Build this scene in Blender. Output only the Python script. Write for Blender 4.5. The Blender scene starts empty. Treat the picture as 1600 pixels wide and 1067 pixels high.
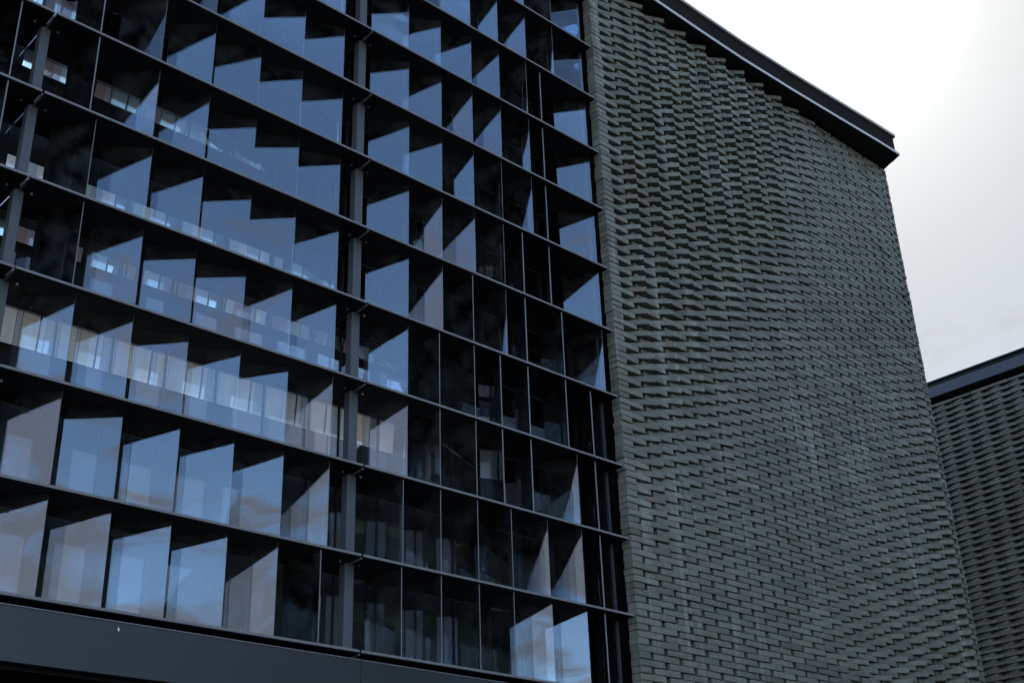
import bpy, bmesh, math, random
from mathutils import Matrix, Vector

random.seed(11)
C = bpy.context.scene.collection
S = 8.0          # metres per wall unit (camera stands one unit from the facade plane)
EYE = 1.6        # eye height above the ground

def W(x, y, z):
    """wall units -> metres (x along the facade, y into the building, z above eye level)"""
    return Vector((S * x, S * y, S * z + EYE))

# ------------------------------------------------------------------ camera
cam_data = bpy.data.cameras.new('camera')
cam_data.sensor_fit = 'HORIZONTAL'
cam_data.sensor_width = 36.0
cam_data.lens = 44.58
cam_data.clip_start = 0.1
cam_data.clip_end = 3000
cam = bpy.data.objects.new('camera', cam_data)
C.objects.link(cam)
R = Matrix(((0.733432, -0.282293, -0.618376),
            (-0.678976, -0.347996, -0.646445),
            (-0.032705, 0.893985, -0.446902)))
cam.matrix_world = Matrix.Translation(W(0, -1, 0)) @ R.to_4x4()
bpy.context.scene.camera = cam

# ------------------------------------------------------------------ light
SUN_DIR = Vector((0.665, 0.378, 0.645)).normalized()
SUN_EL = math.asin(SUN_DIR.z)
SUN_ROT = math.atan2(SUN_DIR.x, SUN_DIR.y)

world = bpy.data.worlds.new('World')
bpy.context.scene.world = world
world.use_nodes = True
nt = world.node_tree
nt.nodes.clear()
def N(tree, kind, **kw):
    n = tree.nodes.new(kind)
    for k, v in kw.items():
        setattr(n, k, v)
    return n
def L(tree, a, b):
    tree.links.new(a, b)

out = N(nt, 'ShaderNodeOutputWorld')
bg = N(nt, 'ShaderNodeBackground')
bg.inputs['Strength'].default_value = 0.15
sky = N(nt, 'ShaderNodeTexSky')
sky.sky_type = 'NISHITA'
sky.sun_disc = False
sky.sun_elevation = SUN_EL
sky.sun_rotation = SUN_ROT
sky.air_density = 1.0
sky.dust_density = 0.5
sky.ozone_density = 3.0
tc = N(nt, 'ShaderNodeTexCoord')
# thin cloud: noise stretched sideways; it scatters strongly forward, so it glows round the sun
mp = N(nt, 'ShaderNodeMapping')
mp.inputs['Scale'].default_value = (1.0, 1.0, 2.6)
mp.inputs['Location'].default_value = (-0.997, 7.8406, 6.8196)
L(nt, tc.outputs['Generated'], mp.inputs['Vector'])
no = N(nt, 'ShaderNodeTexNoise')
no.inputs['Scale'].default_value = 1.0
no.inputs['Detail'].default_value = 7
no.inputs['Roughness'].default_value = 0.55
no.inputs['Distortion'].default_value = 0.5
L(nt, mp.outputs['Vector'], no.inputs['Vector'])
ramp = N(nt, 'ShaderNodeMapRange')
ramp.interpolation_type = 'SMOOTHSTEP'
ramp.inputs['From Min'].default_value = 0.52
ramp.inputs['From Max'].default_value = 0.68
ramp.inputs['To Max'].default_value = 0.75
fine = N(nt, 'ShaderNodeTexNoise')                 # wisps inside the banks
fine.inputs['Scale'].default_value = 7.0
fine.inputs['Detail'].default_value = 6
fine.inputs['Roughness'].default_value = 0.6
fine.inputs['Distortion'].default_value = 1.2
L(nt, mp.outputs['Vector'], fine.inputs['Vector'])
wisp = N(nt, 'ShaderNodeMath', operation='MULTIPLY_ADD')
wisp.inputs[1].default_value = 0.8
wisp.inputs[2].default_value = -0.4
L(nt, fine.outputs['Fac'], wisp.inputs[0])
both = N(nt, 'ShaderNodeMath', operation='ADD')
L(nt, no.outputs['Fac'], both.inputs[0])
L(nt, wisp.outputs[0], both.inputs[1])
L(nt, both.outputs[0], ramp.inputs['Value'])
dot = N(nt, 'ShaderNodeVectorMath', operation='DOT_PRODUCT')
dot.inputs[1].default_value = SUN_DIR
nrm = N(nt, 'ShaderNodeVectorMath', operation='NORMALIZE')
L(nt, tc.outputs['Generated'], nrm.inputs[0])
L(nt, nrm.outputs['Vector'], dot.inputs[0])
def M_(tree, op, a, b=None, clamp=False):
    n = N(tree, 'ShaderNodeMath', operation=op)
    n.use_clamp = clamp
    for i, v in enumerate((a, b)):
        if v is None:
            continue
        if isinstance(v, (int, float)):
            n.inputs[i].default_value = v
        else:
            L(tree, v, n.inputs[i])
    return n.outputs[0]
cosg = M_(nt, 'MAXIMUM', dot.outputs['Value'], 0.0)
veil = M_(nt, 'POWER', cosg, 1.3)                    # haze sheet, denser towards the sun
veil = M_(nt, 'MULTIPLY', veil, 1.0)
sepz = N(nt, 'ShaderNodeSeparateXYZ')
L(nt, nrm.outputs['Vector'], sepz.inputs['Vector'])
lowb = N(nt, 'ShaderNodeMapRange')                   # cloud banks sit low, the zenith is nearly clear
lowb.interpolation_type = 'SMOOTHSTEP'
lowb.inputs['From Min'].default_value = 0.30
lowb.inputs['From Max'].default_value = 0.52
lowb.inputs['To Min'].default_value = 1.0
lowb.inputs['To Max'].default_value = 0.60
L(nt, sepz.outputs['Z'], lowb.inputs['Value'])
bank = M_(nt, 'MULTIPLY', ramp.outputs['Result'], lowb.outputs['Result'])
glow = M_(nt, 'MULTIPLY', M_(nt, 'POWER', cosg, 60.0), 1.6)
core = M_(nt, 'MULTIPLY', M_(nt, 'POWER', cosg, 500.0), 4.5)
cbase = N(nt, 'ShaderNodeVectorMath', operation='SCALE')
cbase.inputs[0].default_value = (0.95, 0.992, 1.005)
cbase.inputs['Scale'].default_value = 1.30
cglow = N(nt, 'ShaderNodeVectorMath', operation='SCALE')
cglow.inputs[0].default_value = (1.0, 0.975, 0.94)
L(nt, M_(nt, 'ADD', glow, core), cglow.inputs['Scale'])
ccol = N(nt, 'ShaderNodeVectorMath', operation='ADD')
L(nt, cbase.outputs['Vector'], ccol.inputs[0])
L(nt, cglow.outputs['Vector'], ccol.inputs[1])
mixb = N(nt, 'ShaderNodeMix', data_type='RGBA')
L(nt, bank, mixb.inputs['Factor'])
L(nt, sky.outputs['Color'], mixb.inputs['A'])
mixb.inputs['B'].default_value = (1.75, 1.38, 1.12, 1)
mix = N(nt, 'ShaderNodeMix', data_type='RGBA')
L(nt, veil, mix.inputs['Factor'])
L(nt, mixb.outputs['Result'], mix.inputs['A'])
L(nt, ccol.outputs['Vector'], mix.inputs['B'])
L(nt, mix.outputs['Result'], bg.inputs['Color'])
L(nt, bg.outputs['Background'], out.inputs['Surface'])

sd = bpy.data.lights.new('sun', 'SUN')
sd.energy = 2.0
sd.angle = math.radians(0.5)
sd.color = (1.0, 0.95, 0.88)
sun = bpy.data.objects.new('sun', sd)
C.objects.link(sun)
sun.rotation_euler = SUN_DIR.to_track_quat('Z', 'Y').to_euler()

sc = bpy.context.scene
sc.view_settings.view_transform = 'Standard'
sc.view_settings.look = 'None'
sc.view_settings.gamma = 1.0
sc.view_settings.exposure = 1.5
sc.view_settings.use_curve_mapping = False
sc.render.engine = 'CYCLES'
sc.cycles.use_denoising = True
sc.cycles.max_bounces = 12
sc.cycles.transparent_max_bounces = 24
sc.cycles.glossy_bounces = 6

# ------------------------------------------------------------------ materials
def mat(name):
    m = bpy.data.materials.new(name)
    m.use_nodes = True
    t = m.node_tree
    t.nodes.clear()
    o = N(t, 'ShaderNodeOutputMaterial')
    return m, t, o

def simple(name, col, rough=0.6, metal=0.0, vary=0.12, scale=6.0, spec=0.4, bump=0.0, stretch=(1, 1, 1)):
    m, t, o = mat(name)
    p = N(t, 'ShaderNodeBsdfPrincipled')
    g = N(t, 'ShaderNodeNewGeometry')
    mpn = N(t, 'ShaderNodeMapping')
    mpn.inputs['Scale'].default_value = stretch
    L(t, g.outputs['Position'], mpn.inputs['Vector'])
    n = N(t, 'ShaderNodeTexNoise')
    n.inputs['Scale'].default_value = scale
    n.inputs['Detail'].default_value = 6
    L(t, mpn.outputs['Vector'], n.inputs['Vector'])
    mr = N(t, 'ShaderNodeMapRange')
    mr.inputs['From Min'].default_value = 0.3
    mr.inputs['From Max'].default_value = 0.7
    mr.inputs['To Min'].default_value = 1 - vary
    mr.inputs['To Max'].default_value = 1 + vary
    L(t, n.outputs['Fac'], mr.inputs['Value'])
    sc_ = N(t, 'ShaderNodeVectorMath', operation='SCALE')
    sc_.inputs[0].default_value = col
    L(t, mr.outputs['Result'], sc_.inputs['Scale'])
    L(t, sc_.outputs['Vector'], p.inputs['Base Color'])
    mr2 = N(t, 'ShaderNodeMapRange')
    mr2.inputs['To Min'].default_value = max(0.05, rough - 0.12)
    mr2.inputs['To Max'].default_value = min(1.0, rough + 0.12)
    L(t, n.outputs['Fac'], mr2.inputs['Value'])
    L(t, mr2.outputs['Result'], p.inputs['Roughness'])
    p.inputs['Metallic'].default_value = metal
    p.inputs['Specular IOR Level'].default_value = spec
    if bump:
        b = N(t, 'ShaderNodeBump')
        b.inputs['Strength'].default_value = bump
        b.inputs['Distance'].default_value = 0.01
        L(t, n.outputs['Fac'], b.inputs['Height'])
        L(t, b.outputs['Normal'], p.inputs['Normal'])
    L(t, p.outputs['BSDF'], o.inputs['Surface'])
    return m

def glass(name, refl, tint, wave=0.0, dirt=0.0, coat=(0.95, 0.97, 1.0)):
    """coated sheet glass: clear transmission with a mirror coat that strengthens at grazing angles"""
    m, t, o = mat(name)
    tr = N(t, 'ShaderNodeBsdfTransparent')
    tr.inputs['Color'].default_value = (*tint, 1)
    gl = N(t, 'ShaderNodeBsdfGlossy')
    gl.inputs['Roughness'].default_value = 0.0
    gl.inputs['Color'].default_value = (*coat, 1)
    fr = N(t, 'ShaderNodeFresnel')
    fr.inputs['IOR'].default_value = 1.45
    fac = M_(t, 'ADD', M_(t, 'MULTIPLY', fr.outputs['Fac'], 1.0 - refl), refl, True)
    g = N(t, 'ShaderNodeNewGeometry')
    if wave:
        n = N(t, 'ShaderNodeTexNoise')
        n.inputs['Scale'].default_value = 2.2
        n.inputs['Detail'].default_value = 1.0
        L(t, g.outputs['Position'], n.inputs['Vector'])
        b = N(t, 'ShaderNodeBump')
        b.inputs['Strength'].default_value = 1.0
        b.inputs['Distance'].default_value = wave
        L(t, n.outputs['Fac'], b.inputs['Height'])
        L(t, b.outputs['Normal'], gl.inputs['Normal'])
    mx = N(t, 'ShaderNodeMixShader')
    L(t, fac, mx.inputs['Fac'])
    L(t, tr.outputs['BSDF'], mx.inputs[1])
    L(t, gl.outputs['BSDF'], mx.inputs[2])
    last = mx.outputs['Shader']
    if dirt:
        n2 = N(t, 'ShaderNodeTexNoise')
        n2.inputs['Scale'].default_value = 5.0
        n2.inputs['Detail'].default_value = 8
        n2.inputs['Roughness'].default_value = 0.7
        L(t, g.outputs['Position'], n2.inputs['Vector'])
        mr = N(t, 'ShaderNodeMapRange')
        mr.inputs['From Min'].default_value = 0.42
        mr.inputs['From Max'].default_value = 0.8
        mr.inputs['To Max'].default_value = dirt
        L(t, n2.outputs['Fac'], mr.inputs['Value'])
        df = N(t, 'ShaderNodeBsdfDiffuse')
        df.inputs['Color'].default_value = (0.35, 0.33, 0.30, 1)
        mx2 = N(t, 'ShaderNodeMixShader')
        L(t, mr.outputs['Result'], mx2.inputs['Fac'])
        L(t, last, mx2.inputs[1])
        L(t, df.outputs['BSDF'], mx2.inputs[2])
        last = mx2.outputs['Shader']
    L(t, last, o.inputs['Surface'])
    return m

def brick_material(name, base, warm, chalk=0.45):
    m, t, o = mat(name)
    p = N(t, 'ShaderNodeBsdfPrincipled')
    at = N(t, 'ShaderNodeAttribute')
    at.attribute_name = 'tone'
    g = N(t, 'ShaderNodeNewGeometry')
    sep = N(t, 'ShaderNodeSeparateColor')
    L(t, at.outputs['Color'], sep.inputs['Color'])
    # per-brick firing colour
    hue = N(t, 'ShaderNodeMix', data_type='RGBA')
    L(t, sep.outputs['Green'], hue.inputs['Factor'])
    hue.inputs['A'].default_value = (*base, 1)
    hue.inputs['B'].default_value = (*warm, 1)
    br = N(t, 'ShaderNodeMapRange')
    br.inputs['To Min'].default_value = 0.68
    br.inputs['To Max'].default_value = 1.34
    L(t, sep.outputs['Red'], br.inputs['Value'])
    # fine grain and blotches
    n = N(t, 'ShaderNodeTexNoise')
    n.inputs['Scale'].default_value = 14
    n.inputs['Detail'].default_value = 8
    n.inputs['Roughness'].default_value = 0.7
    L(t, g.outputs['Position'], n.inputs['Vector'])
    gr = N(t, 'ShaderNodeMapRange')
    gr.inputs['From Min'].default_value = 0.3
    gr.inputs['From Max'].default_value = 0.7
    gr.inputs['To Min'].default_value = 0.78
    gr.inputs['To Max'].default_value = 1.22
    L(t, n.outputs['Fac'], gr.inputs['Value'])
    k = M_(t, 'MULTIPLY', br.outputs['Result'], gr.outputs['Result'])
    s1 = N(t, 'ShaderNodeVectorMath', operation='SCALE')
    L(t, hue.outputs['Result'], s1.inputs[0])
    L(t, k, s1.inputs['Scale'])
    # lime runs: narrow pale vertical streaks, patchy
    mpn = N(t, 'ShaderNodeMapping')
    mpn.inputs['Scale'].default_value = (3.2, 3.2, 0.16)
    L(t, g.outputs['Position'], mpn.inputs['Vector'])
    n2 = N(t, 'ShaderNodeTexNoise')
    n2.inputs['Scale'].default_value = 1.5
    n2.inputs['Detail'].default_value = 4
    n2.inputs['Roughness'].default_value = 0.65
    L(t, mpn.outputs['Vector'], n2.inputs['Vector'])
    st = N(t, 'ShaderNodeMapRange')
    st.inputs['From Min'].default_value = 0.52
    st.inputs['From Max'].default_value = 0.64
    st.inputs['To Max'].default_value = chalk
    L(t, n2.outputs['Fac'], st.inputs['Value'])
    n3 = N(t, 'ShaderNodeTexNoise')
    n3.inputs['Scale'].default_value = 0.45
    n3.inputs['Detail'].default_value = 3
    L(t, g.outputs['Position'], n3.inputs['Vector'])
    pt = N(t, 'ShaderNodeMapRange')
    pt.inputs['From Min'].default_value = 0.42
    pt.inputs['From Max'].default_value = 0.58
    L(t, n3.outputs['Fac'], pt.inputs['Value'])
    streak = M_(t, 'MULTIPLY', st.outputs['Result'], pt.outputs['Result'])
    mx = N(t, 'ShaderNodeMix', data_type='RGBA')
    L(t, streak, mx.inputs['Factor'])
    L(t, s1.outputs['Vector'], mx.inputs['A'])
    mx.inputs['B'].default_value = (0.42, 0.42, 0.39, 1)
    L(t, mx.outputs['Result'], p.inputs['Base Color'])
    p.inputs['Roughness'].default_value = 0.62
    p.inputs['Specular IOR Level'].default_value = 0.35
    n4 = N(t, 'ShaderNodeTexNoise')
    n4.inputs['Scale'].default_value = 60
    n4.inputs['Detail'].default_value = 5
    L(t, g.outputs['Position'], n4.inputs['Vector'])
    b = N(t, 'ShaderNodeBump')
    b.inputs['Strength'].default_value = 0.35
    b.inputs['Distance'].default_value = 0.006
    L(t, n4.outputs['Fac'], b.inputs['Height'])
    L(t, b.outputs['Normal'], p.inputs['Normal'])
    L(t, p.outputs['BSDF'], o.inputs['Surface'])
    return m

MT = {}
MT['soffit'] = simple('dark_anodised_plate', (0.006, 0.006, 0.007), 0.55, 0.0, 0.2, spec=0.12)
MT['edge'] = simple('brushed_plate_edge', (0.19, 0.185, 0.185), 0.5, 0.0, 0.12, 9)
MT['glass_edge'] = simple('ground_glass_edge', (0.19, 0.21, 0.21), 0.4, 0.0, 0.15, 9)
MT['fin_glass'] = glass('coated_fin_glass', 0.072, (0.90, 0.93, 0.95), 0.0025, 0.07, (0.87, 0.94, 1.0))
MT['pane_glass'] = glass('window_glass', 0.0, (0.93, 0.95, 0.96), 0.002, 0.01)
MT['column'] = simple('grey_steel_paint', (0.088, 0.094, 0.102), 0.5, 0.0, 0.08, 3)
MT['fascia'] = simple('blue_grey_metal_sheet', (0.034, 0.038, 0.043), 0.42, 0.1, 0.08, 1.2)
MT['backing'] = simple('dark_spandrel', (0.010, 0.010, 0.012), 0.6, 0.0, 0.25, 2)
MT['mortar'] = simple('dark_mortar', (0.010, 0.0105, 0.011), 0.95, 0.0, 0.25, 8, spec=0.1)
MT['body'] = simple('dark_render', (0.03, 0.03, 0.033), 0.9, 0.0, 0.2, 1.5)
MT['jamb'] = simple('aluminium_jamb', (0.05, 0.056, 0.066), 0.4, 0.0, 0.08, 5)
MT['lip'] = simple('pale_drip_edge', (0.62, 0.60, 0.58), 0.6, 0.0, 0.06, 4)
MT['lip_top'] = simple('sun_glow_capping', (0.42, 0.42, 0.35), 0.6, 0.0, 0.12, 4)  # pale olive paints the sun glow along the roof's upper lip
MT['roof_dark'] = simple('dark_roof_metal', (0.016, 0.016, 0.018), 0.6, 0.0, 0.2, 2, spec=0.2)
MT['roof_brown'] = simple('bronze_roof_metal', (0.016, 0.013, 0.012), 0.85, 0.0, 0.2, 2, spec=0.1)
MT['wing_fascia'] = simple('slate_blue_fascia', (0.05, 0.055, 0.07), 0.45, 0.0, 0.1, 2)
MT['asphalt'] = simple('asphalt', (0.032, 0.032, 0.033), 0.9, 0.0, 0.25, 5, bump=0.3)
MT['white'] = simple('white_paint_chip', (0.85, 0.85, 0.85), 0.6, 0.0, 0.05)
MT['brick'] = brick_material('grey_green_brick', (0.170, 0.171, 0.136), (0.184, 0.164, 0.126))
MT['wing_brick'] = brick_material('slate_brick', (0.134, 0.130, 0.100), (0.128, 0.114, 0.096), 0.05)
def panel_material(name, col, mirror, added_glow=0.0):
    """window panel: pale blind seen through glass with a strong sky reflection and an added glow on it"""
    m, t, o = mat(name)
    df = N(t, 'ShaderNodeBsdfDiffuse')
    g = N(t, 'ShaderNodeNewGeometry')
    mpn = N(t, 'ShaderNodeMapping')
    mpn.inputs['Scale'].default_value = (26, 1, 0.35)
    L(t, g.outputs['Position'], mpn.inputs['Vector'])
    n = N(t, 'ShaderNodeTexNoise')
    n.inputs['Scale'].default_value = 1.0
    n.inputs['Detail'].default_value = 3
    L(t, mpn.outputs['Vector'], n.inputs['Vector'])
    mr = N(t, 'ShaderNodeMapRange')
    mr.inputs['From Min'].default_value = 0.3
    mr.inputs['From Max'].default_value = 0.7
    mr.inputs['To Min'].default_value = 0.86
    mr.inputs['To Max'].default_value = 1.06
    L(t, n.outputs['Fac'], mr.inputs['Value'])
    sc_ = N(t, 'ShaderNodeVectorMath', operation='SCALE')
    sc_.inputs[0].default_value = col
    L(t, mr.outputs['Result'], sc_.inputs['Scale'])
    L(t, sc_.outputs['Vector'], df.inputs['Color'])
    gl = N(t, 'ShaderNodeBsdfGlossy')
    gl.inputs['Roughness'].default_value = 0.06
    gl.inputs['Color'].default_value = (*[min(1.0, 0.35 + c * 0.8) for c in col], 1)
    mx = N(t, 'ShaderNodeMixShader')
    mx.inputs['Fac'].default_value = mirror
    L(t, df.outputs['BSDF'], mx.inputs[1])
    L(t, gl.outputs['BSDF'], mx.inputs[2])
    last = mx.outputs['Shader']
    if added_glow:                                   # faint emission added to brighten the panel, no lamp behind it
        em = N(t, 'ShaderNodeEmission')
        em.inputs['Strength'].default_value = added_glow
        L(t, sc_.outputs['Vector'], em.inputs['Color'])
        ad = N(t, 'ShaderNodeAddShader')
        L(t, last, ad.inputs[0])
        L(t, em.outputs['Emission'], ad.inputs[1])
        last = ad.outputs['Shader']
    L(t, last, o.inputs['Surface'])
    return m
PAL = {}
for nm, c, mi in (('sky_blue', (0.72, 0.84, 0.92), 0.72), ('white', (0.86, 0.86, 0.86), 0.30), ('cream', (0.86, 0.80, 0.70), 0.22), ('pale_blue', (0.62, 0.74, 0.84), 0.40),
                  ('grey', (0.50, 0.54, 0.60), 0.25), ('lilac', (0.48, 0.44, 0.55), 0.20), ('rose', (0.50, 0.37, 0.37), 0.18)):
    PAL[nm] = panel_material('panel_' + nm, c, mi, {'white': 0.05, 'cream': 0.055, 'pale_blue': 0.04, 'grey': 0.03, 'lilac': 0.03, 'rose': 0.025}.get(nm, 0.0))  # added emission per panel colour, lifts the dim bands

# ------------------------------------------------------------------ helpers
def thing(name, label, cat, loc, group=None):
    o = bpy.data.objects.new(name, None)
    o.empty_display_size = 0.3
    o.location = loc
    C.objects.link(o)
    o['label'] = label
    o['category'] = cat
    if group:
        o['group'] = group
    return o

def link(name, me, parent=None, M=None, label=None, kind=None):
    o = bpy.data.objects.new(name, me)
    C.objects.link(o)
    if parent is not None:
        o.parent = parent
    base = Vector((0, 0, 0))
    p = parent
    while p is not None:
        base = base + p.location
        p = p.parent
    o.matrix_local = Matrix.Translation(-base) @ (M if M is not None else Matrix())
    if label:
        o['label'] = label
    if kind:
        o['kind'] = kind
    return o

def mesh(name, V, F, mats, idx=None):
    me = bpy.data.meshes.new(name)
    me.from_pydata(V, [], F)
    for m in mats:
        me.materials.append(m)
    if idx:
        for p, i in zip(me.polygons, idx):
            p.material_index = i
    me.update()
    return me

BOXF = [(0, 3, 2, 1), (4, 5, 6, 7), (0, 1, 5, 4), (1, 2, 6, 5), (2, 3, 7, 6), (3, 0, 4, 7)]
# face order: bottom, top, front(-y), right(+x), back(+y), left(-x)
def boxv(x0, x1, y0, y1, z0, z1):
    return [(x0, y0, z0), (x1, y0, z0), (x1, y1, z0), (x0, y1, z0),
            (x0, y0, z1), (x1, y0, z1), (x1, y1, z1), (x0, y1, z1)]

def boxes(name, lst, mats, parent=None, idx=None, label=None, kind=None, bevel=0.0):
    """several boxes given in wall units as ONE mesh"""
    V, F, I = [], [], []
    for b in lst:
        (x0, x1, y0, y1, z0, z1) = b[:6]
        a, c = W(x0, y0, z0), W(x1, y1, z1)
        n = len(V)
        V += boxv(a.x, c.x, a.y, c.y, a.z, c.z)
        F += [tuple(i + n for i in f) for f in BOXF]
        I += list(idx) if idx else [0] * 6
    me = mesh(name, V, F, mats, I)
    if bevel:
        bm = bmesh.new()
        bm.from_mesh(me)
        bmesh.ops.bevel(bm, geom=bm.edges[:], offset=bevel, segments=2, affect='EDGES', profile=0.6)
        bm.to_mesh(me)
        bm.free()
    return link(name, me, parent, None, label, kind)

# ------------------------------------------------------------------ setting: ground
g = boxes('ground', [(-60, 60, -60, 60, -0.26, -0.2)], [MT['asphalt']])
g['kind'] = 'structure'

# dense trees across the street, met only as the dark mass mirrored in the lower window glass
trng = random.Random(8)
tbm = bmesh.new()
for i in range(70):
    cx_, cy_ = trng.uniform(22, 66), -8 - trng.uniform(16, 24)
    top = trng.uniform(13, 19)
    rr = trng.uniform(2.2, 4.2)
    for zc in (rr * 0.9, top * 0.4, top * 0.7, top - rr):
        res = bmesh.ops.create_icosphere(tbm, subdivisions=2, radius=rr * trng.uniform(0.8, 1.1),
                                         matrix=Matrix.Translation((cx_ + trng.uniform(-1, 1), cy_ + trng.uniform(-1, 1), zc)))
        for v in res['verts']:
            v.co += Vector((trng.gauss(0, .3), trng.gauss(0, .3), trng.gauss(0, .3)))
tme = bpy.data.meshes.new('trees')
tbm.to_mesh(tme)
tbm.free()
tme.materials.append(simple('dark_foliage', (0.030, 0.042, 0.022), 0.9, 0.0, 0.5, 1.5, spec=0.1))
tr_ = link('treeline', tme)
tr_['kind'] = 'stuff'
tr_['label'] = 'dark line of trees across the street, mirrored in the lower window panes'
tr_['category'] = 'trees'

# ------------------------------------------------------------------ the glazed building
PITCH = 0.0960
Z0 = 0.2873
NK = 12
def zk(k):
    return Z0 + PITCH * k
GY = 0.068           # plane of the windows behind the fins
bays = [(-0.06, 0.3508), (0.3532, 0.7365), (0.7390, 1.1432)]

glazed = thing('glazed_building', 'dark office building screened by rows of angled glass fins between black shelves',
               'building', W(0.55, 0.05, -0.2))

# shelves: black plates with a pale front edge, one per bay and level
TH = 0.0030
for k in range(NK):
    for bi, (x0, x1) in enumerate(bays):
        s = boxes('shelf', [(x0, x1, 0.0006, GY - 0.001, zk(k) - TH, zk(k))], [MT['soffit']], glazed)
        boxes('edge_strip', [(x0, x1, -0.0004, 0.0005, zk(k) - TH * 0.72, zk(k) + 0.0003)], [MT['edge']], s)

# glass fins
FL, FT = 0.0500, 0.0014
fin_h = PITCH - TH - 0.0007
V = boxv(-FL / 2 * S, FL / 2 * S, -FT / 2 * S, FT / 2 * S, 0, fin_h * S)
fin_mesh = mesh('glass_fin', V, BOXF, [MT['fin_glass'], MT['glass_edge'], MT['soffit']], [2, 2, 0, 1, 0, 2])
mid_x = [0.3955, 0.4535, 0.5120, 0.5705, 0.6275, 0.6845]
right_x = [0.7850, 0.8380, 0.8915, 0.9425, 0.9965, 1.0535, 1.1160]
left_x = [0.2000, 0.2575, 0.3150]
mid_a = [[37, 37, 36, 37, 50, 78], [39, 22, 36, 35, 39, 53], [39, 37, 24, 34, 29, 50], [60, 35, 22, 21, 38, 39],
         [57, 37, 34, 22, 22, 33], [80, 47, 40, 22, 20, 22], [80, 50, 37, 29, 23, 23], [80, 65, 50, 38, 21, 24],
         [80, 80, 65, 50, 37, 24]]
right_a = [[78, 78, 78, 78, 54, 51, 130], [74, 78, 78, 78, 64, 63, 130], [49, 78, 78, 100, 115, 65, 130],
           [46, 78, 78, 100, 115, 100, 130], [37, 54, 78, 65, 115, 100, 66], [36, 54, 52, 66, 115, 130, 52],
           [36, 34, 53, 66, 63, 130, 38], [25, 38, 52, 52, 63, 130, 30], [22, 30, 34, 48, 66, 130, 26],
           [22, 24, 30, 52, 52, 65, 22], [22, 22, 30, 50, 52, 65, 26]]
left_a = [[80, 80, 80]] * 8
YC = 0.0270
for xs, tab in ((mid_x, mid_a), (right_x, right_a), (left_x, left_a)):
    for k, row in enumerate(tab):
        for xc, a in zip(xs, row):
            M = Matrix.Translation(W(xc, YC, zk(k) + 0.0006)) @ Matrix.Rotation(-math.radians(a), 4, 'Z')
            link('glass_fin', fin_mesh, glazed, M)

# steel columns standing just behind the joints between the bays
for (x0, x1) in ((0.3483, 0.3582), (0.7339, 0.7453)):
    for k in range(-1, NK - 1):
        za = 0.2360 if k < 0 else zk(k) + 0.0002
        zb = zk(0) - TH - 0.0002 if k < 0 else zk(k + 1) - TH - 0.0002
        boxes('column', [(x0, x1, 0.0232, 0.0340, za, zb)], [MT['column']], glazed, bevel=0.012)

# pale steel strips closing the joints between shelf ends, and the bolts beside them
for k in range(NK):
    for xj in (0.3520, 0.73775):
        a0 = W(xj - 0.0008, 0.0010, zk(k) - TH - 0.0016)
        d = Vector((0.0012 * S, 0.0218 * S, -0.0006 * S))
        w = Vector((0.0014 * S, 0, 0))
        h = Vector((0, 0, 0.0013 * S))
        V = [a0, a0 + w, a0 + w + d, a0 + d, a0 + h, a0 + w + h, a0 + w + d + h, a0 + d + h]
        link('joint_strip', mesh('joint_strip', [tuple(v) for v in V], BOXF, [MT['edge']]), glazed)
        for dx, dy in ((-0.0115, 0.0215), (0.0125, 0.0225)):
            zb = zk(k) - TH - 0.0002
            r = 0.0011
            V, F = [], []
            for j, (zz, rr) in enumerate(((zb, r), (zb - 0.0016, r), (zb - 0.0023, r * 0.55))):
                for q in range(8):
                    t = q * math.pi / 4
                    V.append(tuple(W(xj + dx + rr * math.cos(t), dy + rr * math.sin(t), zz)))
            for j in range(2):
                for q in range(8):
                    F.append((j * 8 + q, (j + 1) * 8 + q, (j + 1) * 8 + (q + 1) % 8, j * 8 + (q + 1) % 8))
            F.append(tuple(range(16, 24))[::-1])
            link('bolt', mesh('bolt', V, F, [MT['lip'] if (k in (2, 3, 4) and dx > 0) else MT['edge']]), glazed)

# windows: glass sheet, dark spandrel behind, pale blinds standing in strips behind the glass
TILT = {2: 5, 3: 9, 4: 2, 5: 15, 6: 14, 7: 2, 8: 15}     # degrees the panels lean, top edge outwards
bands = {2: [(0.058, 0.0925)], 3: [(0.069, 0.084), (0.005, 0.041)], 4: [(0.004, 0.062)],
         5: [(0.077, 0.0925)], 6: [(0.050, 0.0925)], 7: [(0.004, 0.050)], 8: [(0.074, 0.0925)]}
cells = [('sky_blue', .0000, .0125), ('grey', .0140, .0185), ('rose', .0205, .0300), ('lilac', .0300, .0395), ('pale_blue', .0395, .0560)]
cells2 = [('sky_blue', .0000, .0120), ('pale_blue', .0132, .0170), ('pale_blue', .0185, .0300), ('white', .0300, .0420), ('pale_blue', .0420, .0560)]
cells3 = [('white', .0000, .0050), ('pale_blue', .0053, .0190), ('white', .0194, .0390), ('cream', .0394, .0560)]
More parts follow.
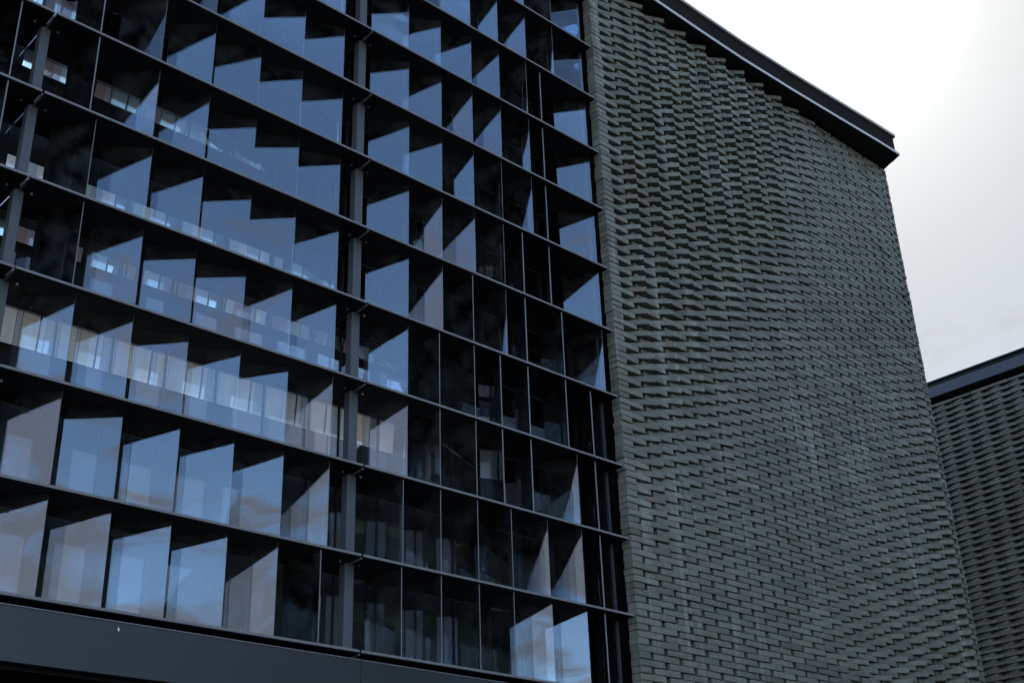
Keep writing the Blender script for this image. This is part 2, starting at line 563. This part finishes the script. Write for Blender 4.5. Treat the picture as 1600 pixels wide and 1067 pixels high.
for k in range(NK - 1):
    for bi, (x0, x1) in enumerate(bays):
        if bi == 0:
            x0 = 0.17
        z0, z1 = zk(k) + 0.0006, zk(k + 1) - TH - 0.0006
        win = boxes('window', [(x0, x1, GY, GY + 0.0008, z0, z1)], [MT['pane_glass']], glazed)
        step = 0.0577 if bi < 2 else 0.0545
        x = x0 + 0.0125
        while x < x1:
            boxes('mullion', [(x, x + 0.0016, GY - 0.0008, GY + 0.0020, z0, z1)], [MT['roof_dark']], win)
            x += step
        if k in bands:
            for (b0, b1) in bands[k]:
                x = x0
                while x < min(x1, 0.935) - 0.01:
                    pat = cells2 if k in (4, 6) else (cells3 if k == 2 else cells)
                    if x > 0.52 and k != 3 and pat is cells:
                        pat = cells2
                    for nm, u0, u1 in pat:
                        if random.random() < 0.04:
                            continue
                        if random.random() < 0.18:
                            nm = random.choice(('grey', 'pale_blue', 'lilac', 'white'))
                        a, b = x + u0, min(x + u1, x1)
                        if b - a < 0.002:
                            continue
                        za, zb = zk(k) + b0, zk(k) + b1
                        yo = (zb - za) * math.tan(math.radians(TILT[k]))
                        q = [W(a, GY + .0030 + yo, za), W(b - .0004, GY + .0030 + yo, za), W(b - .0004, GY + .0036 + yo, za), W(a, GY + .0036 + yo, za),
                             W(a, GY + .0030, zb), W(b - .0004, GY + .0030, zb), W(b - .0004, GY + .0036, zb), W(a, GY + .0036, zb)]
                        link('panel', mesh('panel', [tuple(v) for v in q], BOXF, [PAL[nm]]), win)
                    x += step

# main dark mass behind, lower storey set back, fascia over the entrance
boxes('wall', [(-0.6, 1.143, GY + 0.0180, 1.3, 0.2345, 1.39)], [MT['backing']], glazed)
boxes('wall', [(-0.6, 1.143, 0.45, 1.3, -0.2, 0.2343)], [MT['backing']], glazed)
for (x0, x1) in ((-0.10, 0.3514), (0.3522, 0.7388), (0.7396, 1.139)):
    p = boxes('fascia_panel', [(x0, x1, 0.0, 0.010, 0.2335, 0.2776)], [MT['fascia']], glazed, bevel=0.004)
    boxes('edge_strip', [(x0, x1, -0.0004, 0.006, 0.2777, 0.2785)], [MT['edge']], p)
boxes('soffit', [(-0.6, 1.14, 0.0105, 0.45, 0.2300, 0.2340)], [MT['soffit']], glazed)
boxes('jamb', [(1.1365, 1.1400, 0.0235, 0.0265, 0.2880, 1.39)], [MT['jamb']], glazed)
V = [tuple(W(.4853, -.0006, .2735)), tuple(W(.4868, -.0006, .2716)), tuple(W(.4858, -.0006, .2695)), tuple(W(.4849, -.0006, .2718)),
     tuple(W(.4853, .0002, .2735)), tuple(W(.4868, .0002, .2716)), tuple(W(.4858, .0002, .2695)), tuple(W(.4849, .0002, .2718))]
link('paint_chip', mesh('paint_chip', V, [(0, 3, 2, 1), (0, 1, 5, 4), (1, 2, 6, 5), (2, 3, 7, 6), (3, 0, 4, 7)], [MT['white']]), glazed)

# ------------------------------------------------------------------ brick
BL, BH, BD = 0.0532, 0.0085, 0.0300      # brick period, course height, depth
GAP_X, GAP_Z = 0.0076, 0.0007

def brick_geo(rng, length, gap=None, depth=None):
    """one brick, front face centred on the origin at y=0, metres; slightly chamfered and uneven"""
    l, h, d = (length - (gap or GAP_X)) * S / 2, (BH - GAP_Z) * S / 2, (depth or BD) * S
    c = 0.006
    j = lambda a: a * (rng.random() - 0.5)
    V = []
    for (sx, sz) in ((-1, -1), (1, -1), (1, 1), (-1, 1)):
        V.append((sx * (l - c) + j(.004), j(.004), sz * (h - c) + j(.004)))
    for (sx, sz) in ((-1, -1), (1, -1), (1, 1), (-1, 1)):
        V.append((sx * l + j(.006), c + j(.003), sz * h + j(.005)))
    for (sx, sz) in ((-1, -1), (1, -1), (1, 1), (-1, 1)):
        V.append((sx * l, d, sz * h))
    F = [(0, 1, 2, 3)]
    for a in range(4):
        b = (a + 1) % 4
        F.append((a, a + 4, b + 4, b))
        F.append((a + 4, a + 8, b + 8, b + 4))
    F.append((11, 10, 9, 8))
    return V, F

def tone(rng):
    warm = rng.random() ** 2.2
    if rng.random() < 0.10:
        warm = min(1, warm + 0.5)
    return (min(1, max(0, rng.gauss(0.45, 0.2))), warm, rng.random(), 1.0)

def set_tone(me, counts):
    a = me.color_attributes.new('tone', 'FLOAT_COLOR', 'POINT')
    i = 0
    for n, col in counts:
        for _ in range(n):
            a.data[i].color = col
            i += 1

def variants(n, length, material, seed, nm='brick', gap=None, depth=None):
    rng = random.Random(seed)
    res = []
    for _ in range(n):
        V, F = brick_geo(rng, length, gap, depth)
        me = mesh(nm, V, F, [material])
        set_tone(me, [(len(V), tone(rng))])
        res.append((me, V, F))
    return res

def lay(items, parent, singles, material, seed, lib):
    """items: (score, matrix, length). The best `singles` become objects; the rest one joined mesh."""
    rng = random.Random(seed)
    items.sort(key=lambda t: -t[0])
    VV, FF, cnt = [], [], []
    for i, (s, M, ln) in enumerate(items):
        me, V, F = rng.choice(lib[ln])
        if i < singles:
            link('brick', me, parent, M)
        else:
            n = len(VV)
            VV += [tuple(M @ Vector(v)) for v in V]
            FF += [tuple(q + n for q in f) for f in F]
            cnt.append((len(V), tone(rng)))
    if VV:
        me = mesh('brick_courses', VV, FF, [material])
        set_tone(me, cnt)
        link('brick_courses', me, parent, None, None, 'stuff')

TW = [(1.151, 1.304, 0.3), (1.188, 1.177, 0.6), (1.235, 1.082, 1), (1.154, 0.835, 1), (1.145, 0.688, 0.8), (1.143, 0.555, 0.5),
      (1.148, 0.488, 0.15), (1.159, 0.433, 0), (1.146, 0.315, 0), (1.35, 1.396, 0.45), (1.417, 1.291, 0.9), (1.385, 1.089, 1),
      (1.356, 0.907, 0.9), (1.337, 0.784, 0.6), (1.286, 0.633, 0.4), (1.274, 0.548, 0.15), (1.286, 0.455, 0), (1.595, 1.311, 0.8),
      (1.557, 1.123, 0.8), (1.507, 0.96, 0.5), (1.498, 0.833, 0.2), (1.478, 0.732, 0), (1.446, 0.575, 0), (1.409, 0.389, 0),
      (1.798, 1.348, 0.05), (1.73, 1.234, 0.12), (1.695, 1.089, 0.0), (1.86, 1.24, 0), (1.80, 1.14, 0), (1.78, 1.00, 0), (1.662, 0.954, 0), (1.67, 0.839, 0), (1.55, 0.363, 0.0),
      (1.599, 0.557, 0), (1.941, 1.324, 0.0), (1.898, 1.032, 0), (1.838, 0.77, 0), (1.969, 1.055, -0.1), (1.968, 1.191, -0.08),
      (1.971, 0.864, 0.3), (1.784, 0.593, 0.05), (1.95, 0.738, 0.75), (1.951, 0.624, 1.2), (1.865, 0.608, 0.45), (1.953, 0.516, 1.35),
      (1.848, 0.5, 0.85), (1.751, 0.485, 0.35), (1.958, 0.423, 1.35), (1.816, 0.405, 1.15), (1.687, 0.389, 0.65), (1.58, 0.358, 0.1)]
def twist(x, z):
    sw = sv = 0.0
    for (px, pz, v) in TW:
        d2 = (x - px) ** 2 + (z - pz) ** 2
        w = math.exp(-d2 / (2 * 0.075 ** 2)) + 1e-6 / (d2 + 1e-3)
        sw += w
        sv += w * v
    return sv / sw

TH_MAX = math.radians(47)
PIV = 0.0112        # the bricks turn about the middle of their own depth
X0, X1 = 1.1445, 1.9957
ZB, ZT = 0.205, 1.400
bb = thing('brick_building', 'grey brick block whose rotated bricks ripple across the wall beside the glazed front',
           'building', W(1.57, 0.1, -0.2))
lib = {'full': variants(14, BL, MT['brick'], 1), 'half': variants(6, BL / 2, MT['brick'], 2), 'q': variants(4, BL / 4, MT['brick'], 3),
       't': variants(6, BL * 0.75, MT['brick'], 4),
       'cfull': variants(6, BL, MT['brick'], 7, depth=0.0150), 'chalf': variants(6, BL / 2, MT['brick'], 8, depth=0.0150)}
items = []
rng = random.Random(5)
ncourse = int((ZT - ZB) / BH)
nfull = 16
for c in range(ncourse):
    z = ZB + (c + 0.5) * BH
    even = c % 2 == 0
    run = []
    if even:
        run = [(X0 + (i + 0.5) * BL, 'full' if i else 'cfull') for i in range(nfull - 1)]
        run += [(X0 + (nfull - 1 + 0.375) * BL, 't'), (X0 + (nfull - 0.125) * BL, 'q')]
    else:
        run = [(X0 + 0.25 * BL, 'chalf')] + [(X0 + (i + 1) * BL, 'full') for i in range(nfull - 1)] + [(X0 + (nfull - 0.25) * BL, 'half')]
    for (x, ln) in run:
        t = twist(x, z)
        if ln in ('half', 'q', 'chalf', 'cfull'):
            a = 0.0
        elif even:
            a = 0.0                           # lies flush
        else:
            a = TH_MAX * t                    # swings its right end out of the wall
        a += rng.gauss(0, 0.012)
        M = Matrix.Translation(W(x + rng.gauss(0, 0.0003), rng.gauss(0, 0.0004), z + rng.gauss(0, 0.00008))) @ Matrix.Rotation(rng.gauss(0, 0.004), 4, 'Y') @ Matrix.Translation((0, PIV * S, 0)) @ Matrix.Rotation(-a, 4, 'Z') @ Matrix.Translation((0, -PIV * S, 0))
        d2 = (x ** 2 + 1 + z ** 2)
        infr = 1.0 if (x > 1.15 and z > 0.315 + 0.12 * (x - 1.15)) else 0.2
        items.append((infr / d2, M, ln))
lay(items, bb, 300, MT['brick'], 6, lib)
boxes('wall', [(X0 + 0.004, X1 - 0.002, 0.0420, 1.3, -0.2, 1.396)], [MT['mortar']], bb)

# eaves: two dark tiers with pale lips, flaring slightly outwards to the right
prof = [(0.60, -0.0235), (1.2776, -0.0236), (1.40, -0.0232), (1.51, -0.0240), (1.65, -0.0290), (1.784, -0.0355), (1.90, -0.0415), (1.976, -0.0440)]
def eave(name, z0, z1, dy, xend, inner, m, parent):
    """strip slab following the flared edge; its right end is cut back to the wall corner"""
    pts = [(x, y + dy) for x, y in prof]
    pts[-1] = (xend, pts[-1][1])
    n = len(pts)
    V, F = [], []
    for z in (z0, z1):
        for i, (x, y) in enumerate(pts):
            V.append(tuple(W(x, y, z)))
        for i, (x, y) in enumerate(pts):
            xi = x if i < n - 1 else xend + (inner - pts[-1][1]) * 0.44
            V.append(tuple(W(xi, inner, z)))
    o = lambda s, r, i: s * 2 * n + r * n + i
    for i in range(n - 1):
        F.append((o(0, 0, i), o(0, 1, i), o(0, 1, i + 1), o(0, 0, i + 1)))
        F.append((o(1, 0, i), o(1, 0, i + 1), o(1, 1, i + 1), o(1, 1, i)))
        F.append((o(0, 0, i), o(0, 0, i + 1), o(1, 0, i + 1), o(1, 0, i)))
        F.append((o(0, 1, i), o(1, 1, i), o(1, 1, i + 1), o(0, 1, i + 1)))
    F.append((o(0, 0, n - 1), o(0, 1, n - 1), o(1, 1, n - 1), o(1, 0, n - 1)))
    F.append((o(0, 0, 0), o(1, 0, 0), o(1, 1, 0), o(0, 1, 0)))
    return link(name, mesh(name, V, F, [m]), parent)
cor = eave('cornice', 1.4000, 1.4060, 0.0010, 1.9740, 0.40, MT['roof_dark'], bb)
eave('drip_edge', 1.4002, 1.4056, -0.0004, 1.9750, -0.0200, MT['lip'], cor)
up = eave('roof', 1.4064, 1.4400, 0.0022, 1.9650, 0.60, MT['roof_brown'], bb)
eave('capping', 1.4404, 1.4460, -0.0012, 1.9700, 0.60, MT['lip_top'], up)

# ------------------------------------------------------------------ the far wing, at right angles
XW = 3.0
wing = thing('brick_wing', 'darker slate brick wing with a blue-grey roof fascia, behind the rippled brick wall',
             'building', W(3.3, 0.2, -0.2))
wlib = {'full': variants(14, BL, MT['wing_brick'], 21, gap=0.0016)}
items = []
RZ = Matrix.Rotation(-math.pi / 2, 4, 'Z')       # front face now looks towards -x
for c in range(int((1.345 - 0.50) / BH)):
    z = 0.50 + (c + 0.5) * BH
    even = c % 2 == 0
    for i in range(13):
        y = 0.02 + (i + (0.5 if even else 1.0)) * BL
        a = rng.gauss(0, 0.01) + (math.radians(-17) if not even else 0.0)
        M = Matrix.Translation(W(XW, y, z)) @ RZ @ Matrix.Translation((BL / 2 * S, 0, 0)) @ Matrix.Rotation(a, 4, 'Z') @ Matrix.Translation((-BL / 2 * S, 0, 0))
        vis = 1.0 if 0.20 < y < 0.55 and z > 0.58 else 0.1
        items.append((vis / (9 + (y + 1) ** 2 + z * z), M, 'full'))
lay(items, wing, 300, MT['wing_brick'], 22, wlib)
boxes('wall', [(XW + 0.042, XW + 1.2, -0.6, 1.6, -0.2, 1.36)], [MT['mortar']], wing)
fa = boxes('roof_fascia', [(XW - 0.012, XW + 1.2, -0.6, 1.6, 1.3560, 1.3860)], [MT['wing_fascia']], wing, bevel=0.01)
boxes('roof', [(XW - 0.006, XW + 1.2, -0.6, 1.6, 1.3864, 1.3980)], [MT['roof_dark']], wing)
boxes('capping', [(XW - 0.014, XW + 1.2, -0.6, 1.6, 1.3984, 1.4020)], [MT['jamb']], wing)
